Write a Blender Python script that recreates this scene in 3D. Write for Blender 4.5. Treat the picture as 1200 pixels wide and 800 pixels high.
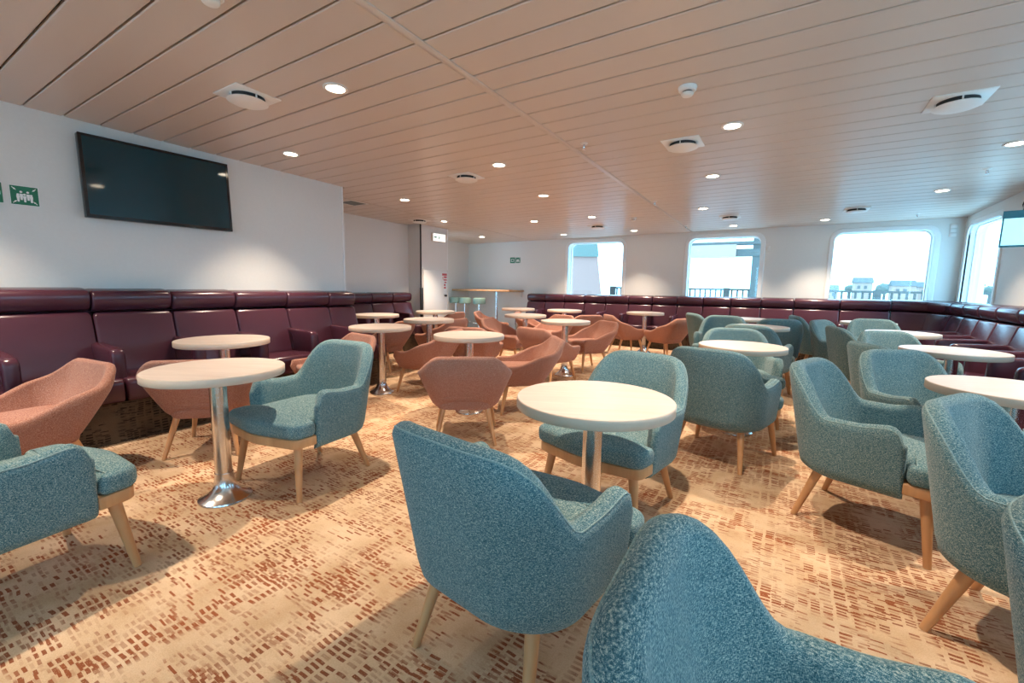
import bpy, bmesh, math, random
from mathutils import Vector, Matrix, Euler
random.seed(7)
scene = bpy.context.scene
for o in list(bpy.data.objects):
    bpy.data.objects.remove(o)
COL = scene.collection
PI = math.pi

# ------------------------------------------------------------------ camera
EYE = 1.21                                   # lens height above the carpet
cam_d = bpy.data.cameras.new('camera')
cam = bpy.data.objects.new('camera', cam_d)
COL.objects.link(cam)
cam_d.sensor_fit = 'HORIZONTAL'
cam_d.sensor_width = 36.0
cam_d.lens = 36.0 * 515.76 / 1200.0
cam_d.clip_start = 0.02
cam_d.clip_end = 400
ROT = Matrix(((0.84689726, -0.08051129, 0.52562626),
              (0.53155691, 0.10109365, -0.84096809),
              (0.01456995, 0.99161384, 0.12841226)))
cam.matrix_world = Matrix.Translation((0, 0, EYE)) @ ROT.to_4x4()
scene.camera = cam

# ------------------------------------------------------------------ sky, exposure
world = bpy.data.worlds.new('overcast_sky')
scene.world = world
world.use_nodes = True
bg = world.node_tree.nodes['Background']
bg.inputs[0].default_value = (0.34, 0.70, 1.0, 1)
bg.inputs[1].default_value = 8.0
vs = scene.view_settings
vs.view_transform = 'Standard'
vs.look = 'None'
vs.gamma = 1.0
vs.use_curve_mapping = False
vs.exposure = -0.10
LAMP_W = 275.0
LAMP_COL = (1.0, 0.82, 0.64)

# ------------------------------------------------------------------ helpers
def linkobj(o, parent=None):
    COL.objects.link(o)
    if parent is not None:
        o.parent = parent
    return o

def mesh_from(verts, faces, name='mesh', smooth=True):
    me = bpy.data.meshes.new(name)
    me.from_pydata([tuple(v) for v in verts], [], faces)
    me.update()
    bm = bmesh.new(); bm.from_mesh(me)
    bmesh.ops.recalc_face_normals(bm, faces=bm.faces)
    bm.to_mesh(me); bm.free()
    if smooth:
        for p in me.polygons: p.use_smooth = True
    return me

def bm_mesh(bm, name='mesh', smooth=False, angle=None):
    me = bpy.data.meshes.new(name)
    bmesh.ops.recalc_face_normals(bm, faces=bm.faces)
    bm.to_mesh(me); bm.free()
    if smooth:
        for p in me.polygons: p.use_smooth = True
        if angle:
            me.set_sharp_from_angle(angle=angle)
    return me

def obj(name, me, mat, parent=None, loc=(0, 0, 0), rot=(0, 0, 0)):
    o = bpy.data.objects.new(name, me)
    o.location = loc; o.rotation_euler = rot
    linkobj(o, parent)
    if mat is not None and not me.materials:
        me.materials.append(mat)
    return o

def empty(name, loc=(0, 0, 0), rz=0.0):
    o = bpy.data.objects.new(name, None)
    o.empty_display_size = 0.1
    o.location = loc; o.rotation_euler = (0, 0, rz)
    return linkobj(o)

def tag(o, label=None, cat=None, group=None, kind=None):
    if label: o['label'] = label
    if cat: o['category'] = cat
    if group: o['group'] = group
    if kind: o['kind'] = kind
    return o

def copy_tree(o, parent=None):
    c = o.copy(); COL.objects.link(c); c.parent = parent
    for ch in list(o.children):
        copy_tree(ch, c)
    return c

def bm_box(bm, lo, hi):
    x0, y0, z0 = lo; x1, y1, z1 = hi
    v = [bm.verts.new(p) for p in ((x0,y0,z0),(x1,y0,z0),(x1,y1,z0),(x0,y1,z0),(x0,y0,z1),(x1,y0,z1),(x1,y1,z1),(x0,y1,z1))]
    for f in ((0,3,2,1),(4,5,6,7),(0,1,5,4),(1,2,6,5),(2,3,7,6),(3,0,4,7)):
        bm.faces.new([v[i] for i in f])
    return v

def box_mesh(lo, hi, bevel=0.0, seg=2, smooth=None):
    bm = bmesh.new(); bm_box(bm, lo, hi)
    if bevel > 0:
        bmesh.ops.bevel(bm, geom=list(bm.edges), offset=bevel, segments=seg, affect='EDGES', profile=0.5)
    return bm_mesh(bm, smooth=(bevel > 0 if smooth is None else smooth))

def boxes_mesh(lst):
    bm = bmesh.new()
    for lo, hi in lst: bm_box(bm, lo, hi)
    return bm_mesh(bm)

def lathe_mesh(prof, n=40, smooth=True, angle=math.radians(35)):
    verts = []; faces = []
    for r, z in prof:
        for i in range(n):
            a = 2*PI*i/n
            verts.append((r*math.cos(a), r*math.sin(a), z))
    for k in range(len(prof)-1):
        for i in range(n):
            j = (i+1) % n
            faces.append((k*n+i, k*n+j, (k+1)*n+j, (k+1)*n+i))
    faces.append(tuple(range(n))[::-1])
    faces.append(tuple(range((len(prof)-1)*n, len(prof)*n)))
    me = mesh_from(verts, faces, smooth=smooth)
    if smooth: me.set_sharp_from_angle(angle=angle)
    return me

def tube_verts(pts, r0, r1=None, n=10):
    """tapered tube along a polyline"""
    if r1 is None: r1 = r0
    P = [Vector(p) for p in pts]; verts = []; faces = []
    up = Vector((0, 0, 1))
    for i, p in enumerate(P):
        t = (P[min(i+1, len(P)-1)] - P[max(i-1, 0)]).normalized()
        a = t.cross(up)
        if a.length < 1e-3: a = t.cross(Vector((1, 0, 0)))
        a.normalize(); b = t.cross(a)
        r = r0 + (r1-r0)*i/(len(P)-1)
        for k in range(n):
            w = 2*PI*k/n
            verts.append(p + a*(r*math.cos(w)) + b*(r*math.sin(w)))
    for i in range(len(P)-1):
        for k in range(n):
            j = (k+1) % n
            faces.append((i*n+k, i*n+j, (i+1)*n+j, (i+1)*n+k))
    faces.append(tuple(range(n))[::-1]); faces.append(tuple(range((len(P)-1)*n, len(P)*n)))
    return verts, faces

def tube_mesh(pts, r0, r1=None, n=10):
    me = mesh_from(*tube_verts(pts, r0, r1, n)); me.set_sharp_from_angle(angle=math.radians(50)); return me

def lathe_torus(R, r, z, n=36, m=10):
    V = []; F = []
    for i in range(n):
        a = 2*PI*i/n
        for k in range(m):
            b = 2*PI*k/m; V.append(((R+r*math.cos(b))*math.cos(a), (R+r*math.cos(b))*math.sin(a), z+r*math.sin(b)))
    for i in range(n):
        for k in range(m):
            F.append((i*m+k, ((i+1) % n)*m+k, ((i+1) % n)*m+(k+1) % m, i*m+(k+1) % m))
    return mesh_from(V, F)

# ------------------------------------------------------------------ materials
def new_mat(name):
    m = bpy.data.materials.new(name); m.use_nodes = True
    nt = m.node_tree; b = nt.nodes['Principled BSDF']
    return m, nt, b

def N(nt, t, **kw):
    n = nt.nodes.new(t)
    for k, v in kw.items(): setattr(n, k, v)
    return n

def plain(name, col, rough=0.5, metal=0.0, noise=0.0, scale=20.0, bump=0.0, spec=0.5):
    m, nt, b = new_mat(name)
    b.inputs['Roughness'].default_value = rough
    b.inputs['Metallic'].default_value = metal
    b.inputs['Specular IOR Level'].default_value = spec
    b.inputs['Base Color'].default_value = (*col, 1)
    if noise or bump:
        tc = N(nt, 'ShaderNodeTexCoord'); ns = N(nt, 'ShaderNodeTexNoise')
        ns.inputs['Scale'].default_value = scale; ns.inputs['Detail'].default_value = 4
        nt.links.new(tc.outputs['Object'], ns.inputs['Vector'])
        if noise:
            mx = N(nt, 'ShaderNodeMix', data_type='RGBA')
            mx.inputs[6].default_value = (*[c*(1-noise) for c in col], 1)
            mx.inputs[7].default_value = (*[min(1, c*(1+noise)) for c in col], 1)
            nt.links.new(ns.outputs['Fac'], mx.inputs[0])
            nt.links.new(mx.outputs[2], b.inputs['Base Color'])
        if bump:
            bp = N(nt, 'ShaderNodeBump'); bp.inputs['Strength'].default_value = bump
            bp.inputs['Distance'].default_value = 0.005
            nt.links.new(ns.outputs['Fac'], bp.inputs['Height'])
            nt.links.new(bp.outputs['Normal'], b.inputs['Normal'])
    return m

def emission(name, col, strength):
    m, nt, b = new_mat(name)
    b.inputs['Base Color'].default_value = (*col, 1)
    b.inputs['Emission Color'].default_value = (*col, 1)
    b.inputs['Emission Strength'].default_value = strength
    return m

def fabric(name, dark, mid, light, sheen=0.15):
    """short-pile weave: light and dark threads crossed on a fine grid"""
    m, nt, b = new_mat(name)
    b.inputs['Roughness'].default_value = 0.95
    b.inputs['Specular IOR Level'].default_value = 0.1
    b.inputs['Sheen Weight'].default_value = sheen
    b.inputs['Sheen Roughness'].default_value = 0.5
    tc = N(nt, 'ShaderNodeTexCoord')
    mp = N(nt, 'ShaderNodeMapping'); mp.inputs['Scale'].default_value = (170, 170, 860)
    nt.links.new(tc.outputs['Object'], mp.inputs['Vector'])
    a = N(nt, 'ShaderNodeTexNoise'); a.inputs['Scale'].default_value = 1.0; a.inputs['Detail'].default_value = 1.5
    nt.links.new(mp.outputs['Vector'], a.inputs['Vector'])
    mp2 = N(nt, 'ShaderNodeMapping'); mp2.inputs['Scale'].default_value = (860, 860, 210)
    nt.links.new(tc.outputs['Object'], mp2.inputs['Vector'])
    c = N(nt, 'ShaderNodeTexNoise'); c.inputs['Scale'].default_value = 1.0; c.inputs['Detail'].default_value = 1.5
    nt.links.new(mp2.outputs['Vector'], c.inputs['Vector'])
    ad = N(nt, 'ShaderNodeMath', operation='ADD')
    nt.links.new(a.outputs['Fac'], ad.inputs[0]); nt.links.new(c.outputs['Fac'], ad.inputs[1])
    dv = N(nt, 'ShaderNodeMath', operation='MULTIPLY'); dv.inputs[1].default_value = 0.5
    nt.links.new(ad.outputs[0], dv.inputs[0])
    rp = N(nt, 'ShaderNodeValToRGB')
    e = rp.color_ramp.elements
    e[0].position = 0.36; e[0].color = (*dark, 1)
    e[1].position = 0.64; e[1].color = (*light, 1)
    k = rp.color_ramp.elements.new(0.5); k.color = (*mid, 1)
    nt.links.new(dv.outputs[0], rp.inputs[0])
    nt.links.new(rp.outputs[0], b.inputs['Base Color'])
    bp = N(nt, 'ShaderNodeBump'); bp.inputs['Strength'].default_value = 0.35; bp.inputs['Distance'].default_value = 0.002
    nt.links.new(dv.outputs[0], bp.inputs['Height']); nt.links.new(bp.outputs['Normal'], b.inputs['Normal'])
    return m

def wood(name, c0, c1, scale=(3, 40, 40), rough=0.45):
    m, nt, b = new_mat(name)
    b.inputs['Roughness'].default_value = rough
    tc = N(nt, 'ShaderNodeTexCoord'); mp = N(nt, 'ShaderNodeMapping')
    mp.inputs['Scale'].default_value = scale
    nt.links.new(tc.outputs['Object'], mp.inputs['Vector'])
    ns = N(nt, 'ShaderNodeTexNoise'); ns.inputs['Scale'].default_value = 1.0
    ns.inputs['Detail'].default_value = 5; ns.inputs['Distortion'].default_value = 0.6
    nt.links.new(mp.outputs['Vector'], ns.inputs['Vector'])
    rp = N(nt, 'ShaderNodeValToRGB')
    rp.color_ramp.elements[0].position = 0.3; rp.color_ramp.elements[0].color = (*c0, 1)
    rp.color_ramp.elements[1].position = 0.7; rp.color_ramp.elements[1].color = (*c1, 1)
    nt.links.new(ns.outputs['Fac'], rp.inputs[0]); nt.links.new(rp.outputs[0], b.inputs['Base Color'])
    return m

def carpet_material(name, base0, base1, rust0, rust1, amount=0.5, upright=False):
    """tan pile with rows of rust dashes; rows run two ways in patches, dashes break up in noise"""
    m, nt, b = new_mat(name)
    b.inputs['Roughness'].default_value = 1.0
    b.inputs['Specular IOR Level'].default_value = 0.05
    L = nt.links.new
    tc0 = N(nt, 'ShaderNodeTexCoord'); tc = tc0
    if upright:
        sx = N(nt, 'ShaderNodeSeparateXYZ'); L(tc0.outputs['Object'], sx.inputs[0])
        cb = N(nt, 'ShaderNodeCombineXYZ'); L(sx.outputs['X'], cb.inputs['X']); L(sx.outputs['Z'], cb.inputs['Y'])
        class _T: outputs = {'Object': cb.outputs[0]}
        tc = _T
    def noise(scale, detail=3, src=None):
        n = N(nt, 'ShaderNodeTexNoise'); n.inputs['Scale'].default_value = scale; n.inputs['Detail'].default_value = detail
        L(src or tc.outputs['Object'], n.inputs['Vector']); return n.outputs['Fac']
    def math_(op, a, c=None):
        n = N(nt, 'ShaderNodeMath', operation=op)
        for i, v in enumerate((a, c)):
            if v is None: continue
            if isinstance(v, (int, float)): n.inputs[i].default_value = v
            else: L(v, n.inputs[i])
        return n.outputs[0]
    def rng(v, a, c):
        n = N(nt, 'ShaderNodeMapRange'); n.inputs[1].default_value = a; n.inputs[2].default_value = c
        L(v, n.inputs[0]); return n.outputs[0]
    # wobble
    wob = N(nt, 'ShaderNodeTexNoise'); wob.inputs['Scale'].default_value = 9.0
    L(tc.outputs['Object'], wob.inputs['Vector'])
    vm = N(nt, 'ShaderNodeVectorMath', operation='MULTIPLY_ADD')
    L(wob.outputs['Color'], vm.inputs[0]); vm.inputs[1].default_value = (0.02, 0.02, 0.0)
    L(tc.outputs['Object'], vm.inputs[2])
    def dashes(rot, sx, sy, off, ax, ay, lo):
        mp = N(nt, 'ShaderNodeMapping'); mp.inputs['Rotation'].default_value = (0, 0, rot)
        mp.inputs['Scale'].default_value = (1/sx, 1/sy, 1)
        L(vm.outputs[0], mp.inputs['Vector'])
        br = N(nt, 'ShaderNodeTexBrick'); br.offset = off; br.squash = 1.0
        br.inputs['Scale'].default_value = 1.0
        br.inputs['Mortar Size'].default_value = 0.15
        br.inputs['Mortar Smooth'].default_value = 0.2
        br.inputs['Brick Width'].default_value = 1.0
        br.inputs['Row Height'].default_value = 0.62
        br.inputs['Color1'].default_value = (1, 1, 1, 1); br.inputs['Color2'].default_value = (0.0, 0.0, 0.0, 1)
        br.inputs['Mortar'].default_value = (0, 0, 0, 1); br.inputs['Bias'].default_value = 0.1
        L(mp.outputs['Vector'], br.inputs['Vector'])
        core = math_('SUBTRACT', 1.0, br.outputs['Fac'])
        rnd = rng(br.outputs['Color'], lo, lo + 0.25)
        # patches stretched along the rows
        mq = N(nt, 'ShaderNodeMapping'); mq.inputs['Rotation'].default_value = (0, 0, rot)
        mq.inputs['Scale'].default_value = (ax, ay, 1)
        L(tc.outputs['Object'], mq.inputs['Vector'])
        patch = rng(noise(1.0, 3.0, mq.outputs['Vector']), 0.46, 0.56)
        return math_('MULTIPLY', math_('MULTIPLY', core, rnd), patch)
    d1 = dashes(0.0, 0.050, 0.034, 0.0, 6.0, 2.0, 0.15)
    d2 = dashes(0.0, 0.042, 0.028, 0.0, 1.4, 6.5, 0.20)
    d3 = dashes(0.0, 0.070, 0.022, 0.4, 7.0, 3.5, 0.40)
    d = math_('MAXIMUM', math_('MAXIMUM', d1, d2), d3)
    fray = rng(noise(210, 2), 0.26, 0.40)
    d = math_('MULTIPLY', math_('MULTIPLY', d, fray), amount)
    base = N(nt, 'ShaderNodeMix', data_type='RGBA')
    base.inputs[6].default_value = (*base0, 1); base.inputs[7].default_value = (*base1, 1)
    bf = math_('ADD', math_('MULTIPLY', noise(5.0, 5), 0.75), math_('MULTIPLY', noise(190, 2), 0.3))
    L(rng(bf, 0.36, 0.68), base.inputs[0])
    rust = N(nt, 'ShaderNodeMix', data_type='RGBA')
    rust.inputs[6].default_value = (*rust0, 1); rust.inputs[7].default_value = (*rust1, 1)
    L(rng(noise(2.2, 3), 0.35, 0.65), rust.inputs[0])
    mx = N(nt, 'ShaderNodeMix', data_type='RGBA')
    L(d, mx.inputs[0]); L(base.outputs[2], mx.inputs[6]); L(rust.outputs[2], mx.inputs[7])
    L(mx.outputs[2], b.inputs['Base Color'])
    bp = N(nt, 'ShaderNodeBump'); bp.inputs['Strength'].default_value = 0.4; bp.inputs['Distance'].default_value = 0.004
    L(noise(260, 2), bp.inputs['Height']); L(bp.outputs['Normal'], b.inputs['Normal'])
    return m

def glass_material():
    m, nt, b = new_mat('window_glass')
    nt.nodes.remove(b)
    out = [n for n in nt.nodes if n.type == 'OUTPUT_MATERIAL'][0]
    t = N(nt, 'ShaderNodeBsdfTransparent'); t.inputs[0].default_value = (0.95, 0.98, 0.98, 1)
    g = N(nt, 'ShaderNodeBsdfGlossy'); g.inputs['Roughness'].default_value = 0.02
    mx = N(nt, 'ShaderNodeMixShader')
    mx.inputs[0].default_value = 0.04; nt.links.new(t.outputs[0], mx.inputs[1]); nt.links.new(g.outputs[0], mx.inputs[2])
    nt.links.new(mx.outputs[0], out.inputs[0])
    return m

M = {}
M['wall'] = plain('wall_vinyl', (0.72, 0.71, 0.68), 0.6, noise=0.03, scale=40, bump=0.15)
M['trim'] = plain('trim_white', (0.80, 0.80, 0.79), 0.4)
M['plank'] = plain('ceiling_metal', (0.60, 0.51, 0.44), 0.33, spec=0.5)
M['void'] = plain('ceiling_void', (0.05, 0.04, 0.035), 0.9)
M['fixture'] = plain('fixture_white', (0.80, 0.78, 0.74), 0.4)
M['dark'] = plain('dark_slot', (0.012, 0.013, 0.014), 0.6)
M['carpet'] = carpet_material('carpet', (0.50, 0.33, 0.19), (0.70, 0.51, 0.34), (0.29, 0.065, 0.018), (0.20, 0.052, 0.020), 0.92)
M['riser'] = carpet_material('riser_carpet', (0.07, 0.05, 0.035), (0.13, 0.09, 0.06), (0.014, 0.011, 0.010), (0.02, 0.014, 0.012), 0.9, True)
M['blue'] = fabric('teal_weave', (0.014, 0.066, 0.088), (0.075, 0.175, 0.205), (0.48, 0.53, 0.46))
M['piping'] = fabric('teal_piping', (0.10, 0.20, 0.21), (0.22, 0.32, 0.32), (0.40, 0.48, 0.43))
M['orange'] = fabric('coral_weave', (0.19, 0.062, 0.042), (0.36, 0.155, 0.105), (0.62, 0.39, 0.30))
M['leg'] = wood('beech', (0.50, 0.245, 0.105), (0.64, 0.345, 0.16), (18, 18, 3), 0.4)
M['top'] = wood('table_laminate', (0.56, 0.46, 0.40), (0.65, 0.55, 0.48), (2.5, 34, 34), 0.42)
M['rim'] = plain('table_edge', (0.60, 0.46, 0.35), 0.5, noise=0.05, scale=30)
M['steel'] = plain('brushed_steel', (0.74, 0.74, 0.75), 0.22, 1.0)
M['leather'] = plain('maroon_leather', (0.068, 0.021, 0.035), 0.26, noise=0.12, scale=6, bump=0.06)
M['black'] = plain('black_gloss', (0.008, 0.008, 0.009), 0.12)
M['screen'] = plain('dark_screen', (0.003, 0.034, 0.046), 0.06)
M['green'] = plain('sign_green', (0.012, 0.17, 0.085), 0.5)
M['white'] = plain('sign_white', (0.85, 0.86, 0.84), 0.5)
M['red'] = plain('notice_red', (0.55, 0.05, 0.05), 0.5)
M['glass'] = glass_material()
M['lamp'] = emission('lamp_glow', (1.0, 0.86, 0.66), 22.0)
M['exit'] = emission('exit_glow', (0.93, 1.0, 0.95), 1.3)
M['mint'] = plain('mint_vinyl', (0.20, 0.31, 0.265), 0.5, noise=0.05)
M['rail_blue'] = plain('quay_paint', (0.085, 0.085, 0.08), 0.6)
M['pale'] = plain('pale_paint', (0.40, 0.27, 0.22), 0.7)
M['hull'] = plain('hull_paint', (0.33, 0.17, 0.14), 0.6)
M['teal_paint'] = plain('teal_paint', (0.12, 0.15, 0.13), 0.6)
M['far_roof'] = plain('far_roof', (0.12, 0.12, 0.12), 0.8)  # roof and tree tones of the far shore lightened to suggest haze
M['far_tree'] = plain('far_tree', (0.13, 0.15, 0.13), 0.9, noise=0.3, scale=4)
M['screen_glare'] = emission('screen_window_glare', (0.45, 0.75, 0.82), 0.9)  # emission stands in for window light reflected off the screen
M['teal_case'] = plain('teal_case', (0.02, 0.13, 0.16), 0.35)
M['grille'] = plain('grille_grey', (0.22, 0.24, 0.23), 0.5)
M['concrete'] = plain('quay_concrete', (0.42, 0.43, 0.43), 0.9, noise=0.1, scale=3)

# ------------------------------------------------------------------ room shell
def zc(x, y): return 2.51 + 0.0071*x - 0.0211*y         # the deckhead falls slightly away from the lens
XL, XR, YB, YF = -4.88, 2.19, 9.5, -3.2
XQ = -6.45                                              # recess wall
XP = -7.34                                              # passage wall by the bar

fl = obj('floor', box_mesh((-7.6, -3.4, -0.1), (2.4, 9.7, 0.0)), M['carpet']); tag(fl, kind='structure')

def wall_box(name, lo, hi, mat='wall'):
    o = obj(name, box_mesh(lo, hi), M[mat]); tag(o, kind='structure'); return o
wall_box('wall_left', (XQ, YF, 0), (XL, 3.70, 2.62))
tr = wall_box('trim_1', (XL-0.03, 3.70, 0), (XL+0.008, 3.722, 2.62), 'trim')
wall_box('wall_recess', (XQ-0.15, 3.5, 0), (XQ, 6.40, 2.62))
wall_box('wall_pillar', (XQ-0.15, 6.40, 0), (-6.10, 7.16, 2.62))
wall_box('trim_2', (-6.13, 7.16, 0), (-6.092, 7.185, 2.62), 'trim')
wall_box('trim_3', (-6.118, 6.385, 0), (-6.094, 6.402, 2.62), 'dark')
wall_box('wall_passage', (XP-0.15, 6.9, 0), (XP, YB+0.2, 2.62))

def wall_with_holes(name, axis, pos, thick, a0, a1, z0, z1, holes, r=0.13):
    """slab wall with rounded-corner openings. axis 'x': runs along x at y=pos (outwards +y); 'y': runs along y at x=pos (outwards +x)"""
    bm = bmesh.new()
    def P(a, z, d):
        return (a, pos+d, z) if axis == 'x' else (pos+d, a, z)
    loops = [[(a0, z0), (a1, z0), (a1, z1), (a0, z1)]]
    for (h0, h1, g0, g1) in holes:
        L = []
        for cx, cz, s in ((h1-r, g1-r, 0), (h0+r, g1-r, 1), (h0+r, g0+r, 2), (h1-r, g0+r, 3)):
            for k in range(7):
                w = PI/2*(s + k/6)
                L.append((cx + r*math.cos(w), cz + r*math.sin(w)))
        loops.append(L)
    rings = []
    for d in (0.0, thick):
        es = []
        rr = []
        for L in loops:
            vs_ = [bm.verts.new(P(a, z, d)) for a, z in L]
            rr.append(vs_)
            for i in range(len(vs_)): es.append(bm.edges.new((vs_[i], vs_[(i+1) % len(vs_)])))
        bmesh.ops.triangle_fill(bm, use_beauty=True, use_dissolve=False, edges=es)
        rings.append(rr)
    for A, B in zip(*rings):
        for i in range(len(A)):
            j = (i+1) % len(A)
            bm.faces.new((A[i], A[j], B[j], B[i]))
    o = obj(name, bm_mesh(bm), M['wall']); tag(o, kind='structure')
    return o

def window(name, axis, pos, thick, h0, h1, g0, g1, r=0.13, sgn=1):
    """frame moulding, outer frame ring and pane for one rounded window"""
    def ring(grow, d, rr):
        L = []
        for cx, cz, s in ((h1-rr+grow, g1-rr+grow, 0), (h0+rr-grow, g1-rr+grow, 1), (h0+rr-grow, g0+rr-grow, 2), (h1-rr+grow, g0+rr-grow, 3)):
            for k in range(7):
                w = PI/2*(s + k/6)
                a, z = cx + rr*math.cos(w), cz + rr*math.sin(w)
                L.append((a, pos+sgn*d, z) if axis == 'x' else (pos+sgn*d, a, z))
        return L
    def band(secs):
        V = []; F = []
        n = None
        for grow, d, rr in secs:
            L = ring(grow, d, rr); n = len(L); V += L
        m = len(secs)
        for k in range(m):
            for i in range(n):
                j = (i+1) % n; q = (k+1) % m
                F.append((k*n+i, k*n+j, q*n+j, q*n+i))
        me = mesh_from(V, F); me.set_sharp_from_angle(angle=math.radians(40)); return me
    root = obj(name, band([(0.0, 0.02, r), (0.0, -0.014, r), (0.06, -0.014, r+0.06), (0.075, 0.0, r+0.07), (0.075, 0.02, r+0.07)]), M['trim'])
    tag(root, kind='structure')
    obj('window_frame', band([(-0.014, thick-0.10, r-0.012), (-0.014, thick-0.05, r-0.012), (0.02, thick-0.05, r+0.02), (0.02, thick-0.10, r+0.02)]), M['trim'], root)
    L = ring(-0.02, thick-0.085, r-0.02); L2 = ring(-0.02, thick-0.075, r-0.02); n = len(L)
    F = [tuple(range(n)), tuple(range(n, 2*n))[::-1]] + [(i, (i+1) % n, n+(i+1) % n, n+i) for i in range(n)]
    obj('pane', mesh_from(L+L2, F, smooth=False), M['glass'], root)
    return root

WB = [(-4.43, -3.13, 0.72, 2.17), (-1.79, -0.52, 0.72, 2.17), (0.58, 1.86, 0.72, 2.17)]
wall_with_holes('wall_back', 'x', YB, 0.26, -7.6, XR+0.3, 0.0, 2.62, WB)
WR = [(8.02, 9.30, 0.72, 2.17), (5.55, 6.85, 0.72, 2.17), (3.05, 4.35, 0.72, 2.17), (0.55, 1.85, 0.72, 2.17), (-2.0, -0.7, 0.72, 2.17)]
wall_with_holes('wall_right', 'y', XR, 0.18, YF-0.15, YB+0.2, 0.0, 2.62, WR)
WF = [(-3.9, -2.6, 0.72, 2.17), (-1.35, -0.05, 0.72, 2.17), (0.5, 1.8, 0.72, 2.17)]
wall_with_holes('wall_front', 'x', YF, -0.26, -7.6, XR+0.3, 0.0, 2.62, WF)
for i, w in enumerate(WF): window('window_%d' % (i+9), 'x', YF, 0.26, *w, sgn=-1)
for i, w in enumerate(WB): window('window_%d' % (i+1), 'x', YB, 0.26, *w)
for i, w in enumerate(WR): window('window_%d' % (i+4), 'y', XR, 0.18, *w)

# ---- ceiling: dark void above, metal planks hung under it, parented to the ceiling
PITCH, Y0 = 0.2150, 0.980
ceil_rot = Matrix(((1, 0, 0.0), (0, 1, 0.0), (0, 0, 1)))
nrm = Vector((-0.0071, 0.0211, 1)).normalized()
q_ceil = Vector((0, 0, 1)).rotation_difference(nrm)
E_ceil = q_ceil.to_euler()
ceiling = obj('ceiling', box_mesh((-7.7, YF-0.2, 0.03), (XR+0.3, YB+0.25, 0.08)), M['void'], None, (0, 0, 2.51), tuple(E_ceil))
tag(ceiling, kind='structure')
RAIL = -1.745
k0 = math.floor((YF-Y0)/PITCH); k1 = math.ceil((YB-Y0)/PITCH)
cache = {}
for k in range(k0, k1):
    ya, yb = Y0+k*PITCH, Y0+(k+1)*PITCH
    ym = (ya+yb)/2
    xl = XL if ym < 3.72 else (XQ if ym < 6.40 else (-6.10 if ym < 7.16 else XP))
    segs = [(xl if xl > -5.4 else -5.40, RAIL-0.012), (RAIL+0.012, XR)]
    if xl < -5.45: segs.append((xl, -5.40-0.02))
    for xa, xb in segs:
        key = (round(xa, 3), round(xb, 3))
        if key not in cache:
            w = PITCH-0.011
            bm = bmesh.new()
            prof = [(-w/2, 0.018), (-w/2, 0.004), (-w/2+0.006, 0.0), (w/2-0.006, 0.0), (w/2, 0.004), (w/2, 0.018)]
            A = [bm.verts.new((xa, y, z)) for y, z in prof]; B = [bm.verts.new((xb, y, z)) for y, z in prof]
            n = len(prof)
            for i in range(n):
                bm.faces.new((A[i], A[(i+1) % n], B[(i+1) % n], B[i]))
            bm.faces.new(A[::-1]); bm.faces.new(B)
            cache[key] = bm_mesh(bm)
        obj('ceiling_plank', cache[key], M['plank'], ceiling, (0, ym, 0))
obj('cover_strip', box_mesh((RAIL-0.026, YF, -0.006), (RAIL+0.026, YB-0.9, 0.002), 0.002, 1), M['plank'], ceiling)
obj('cover_strip', box_mesh((-5.43, 3.72, -0.004), (-5.39, YB, 0.002), 0.002, 1), M['plank'], ceiling)
#P2

# ------------------------------------------------------------------ armchair shells
#SHELL-BEGIN
def lerp(a, b, t): return a + (b-a)*t
def sstep(t):
    t = max(0.0, min(1.0, t)); return t*t*(3-2*t)
def u_path(w, yb, yf, rc, n_arm=12, n_cor=14, n_back=10):
    """plan line from the right arm's front, round the back, to the left arm's front: (x, y, nx, ny)"""
    P = []
    for i in range(n_arm): P.append((w, lerp(yf, yb+rc, i/n_arm), 1.0, 0.0))
    for i in range(n_cor):
        a = -math.pi/2*i/n_cor
        P.append((w-rc+rc*math.cos(a), yb+rc+rc*math.sin(a), math.cos(a), math.sin(a)))
    for i in range(n_back+1): P.append((lerp(w-rc, -(w-rc), i/n_back), yb, 0.0, -1.0))
    for i in range(1, n_cor+1):
        a = -math.pi/2 - math.pi/2*i/n_cor
        P.append((-(w-rc)+rc*math.cos(a), yb+rc+rc*math.sin(a), math.cos(a), math.sin(a)))
    for i in range(1, n_arm+1): P.append((-w, lerp(yb+rc, yf, i/n_arm), -1.0, 0.0))
    return P
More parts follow.
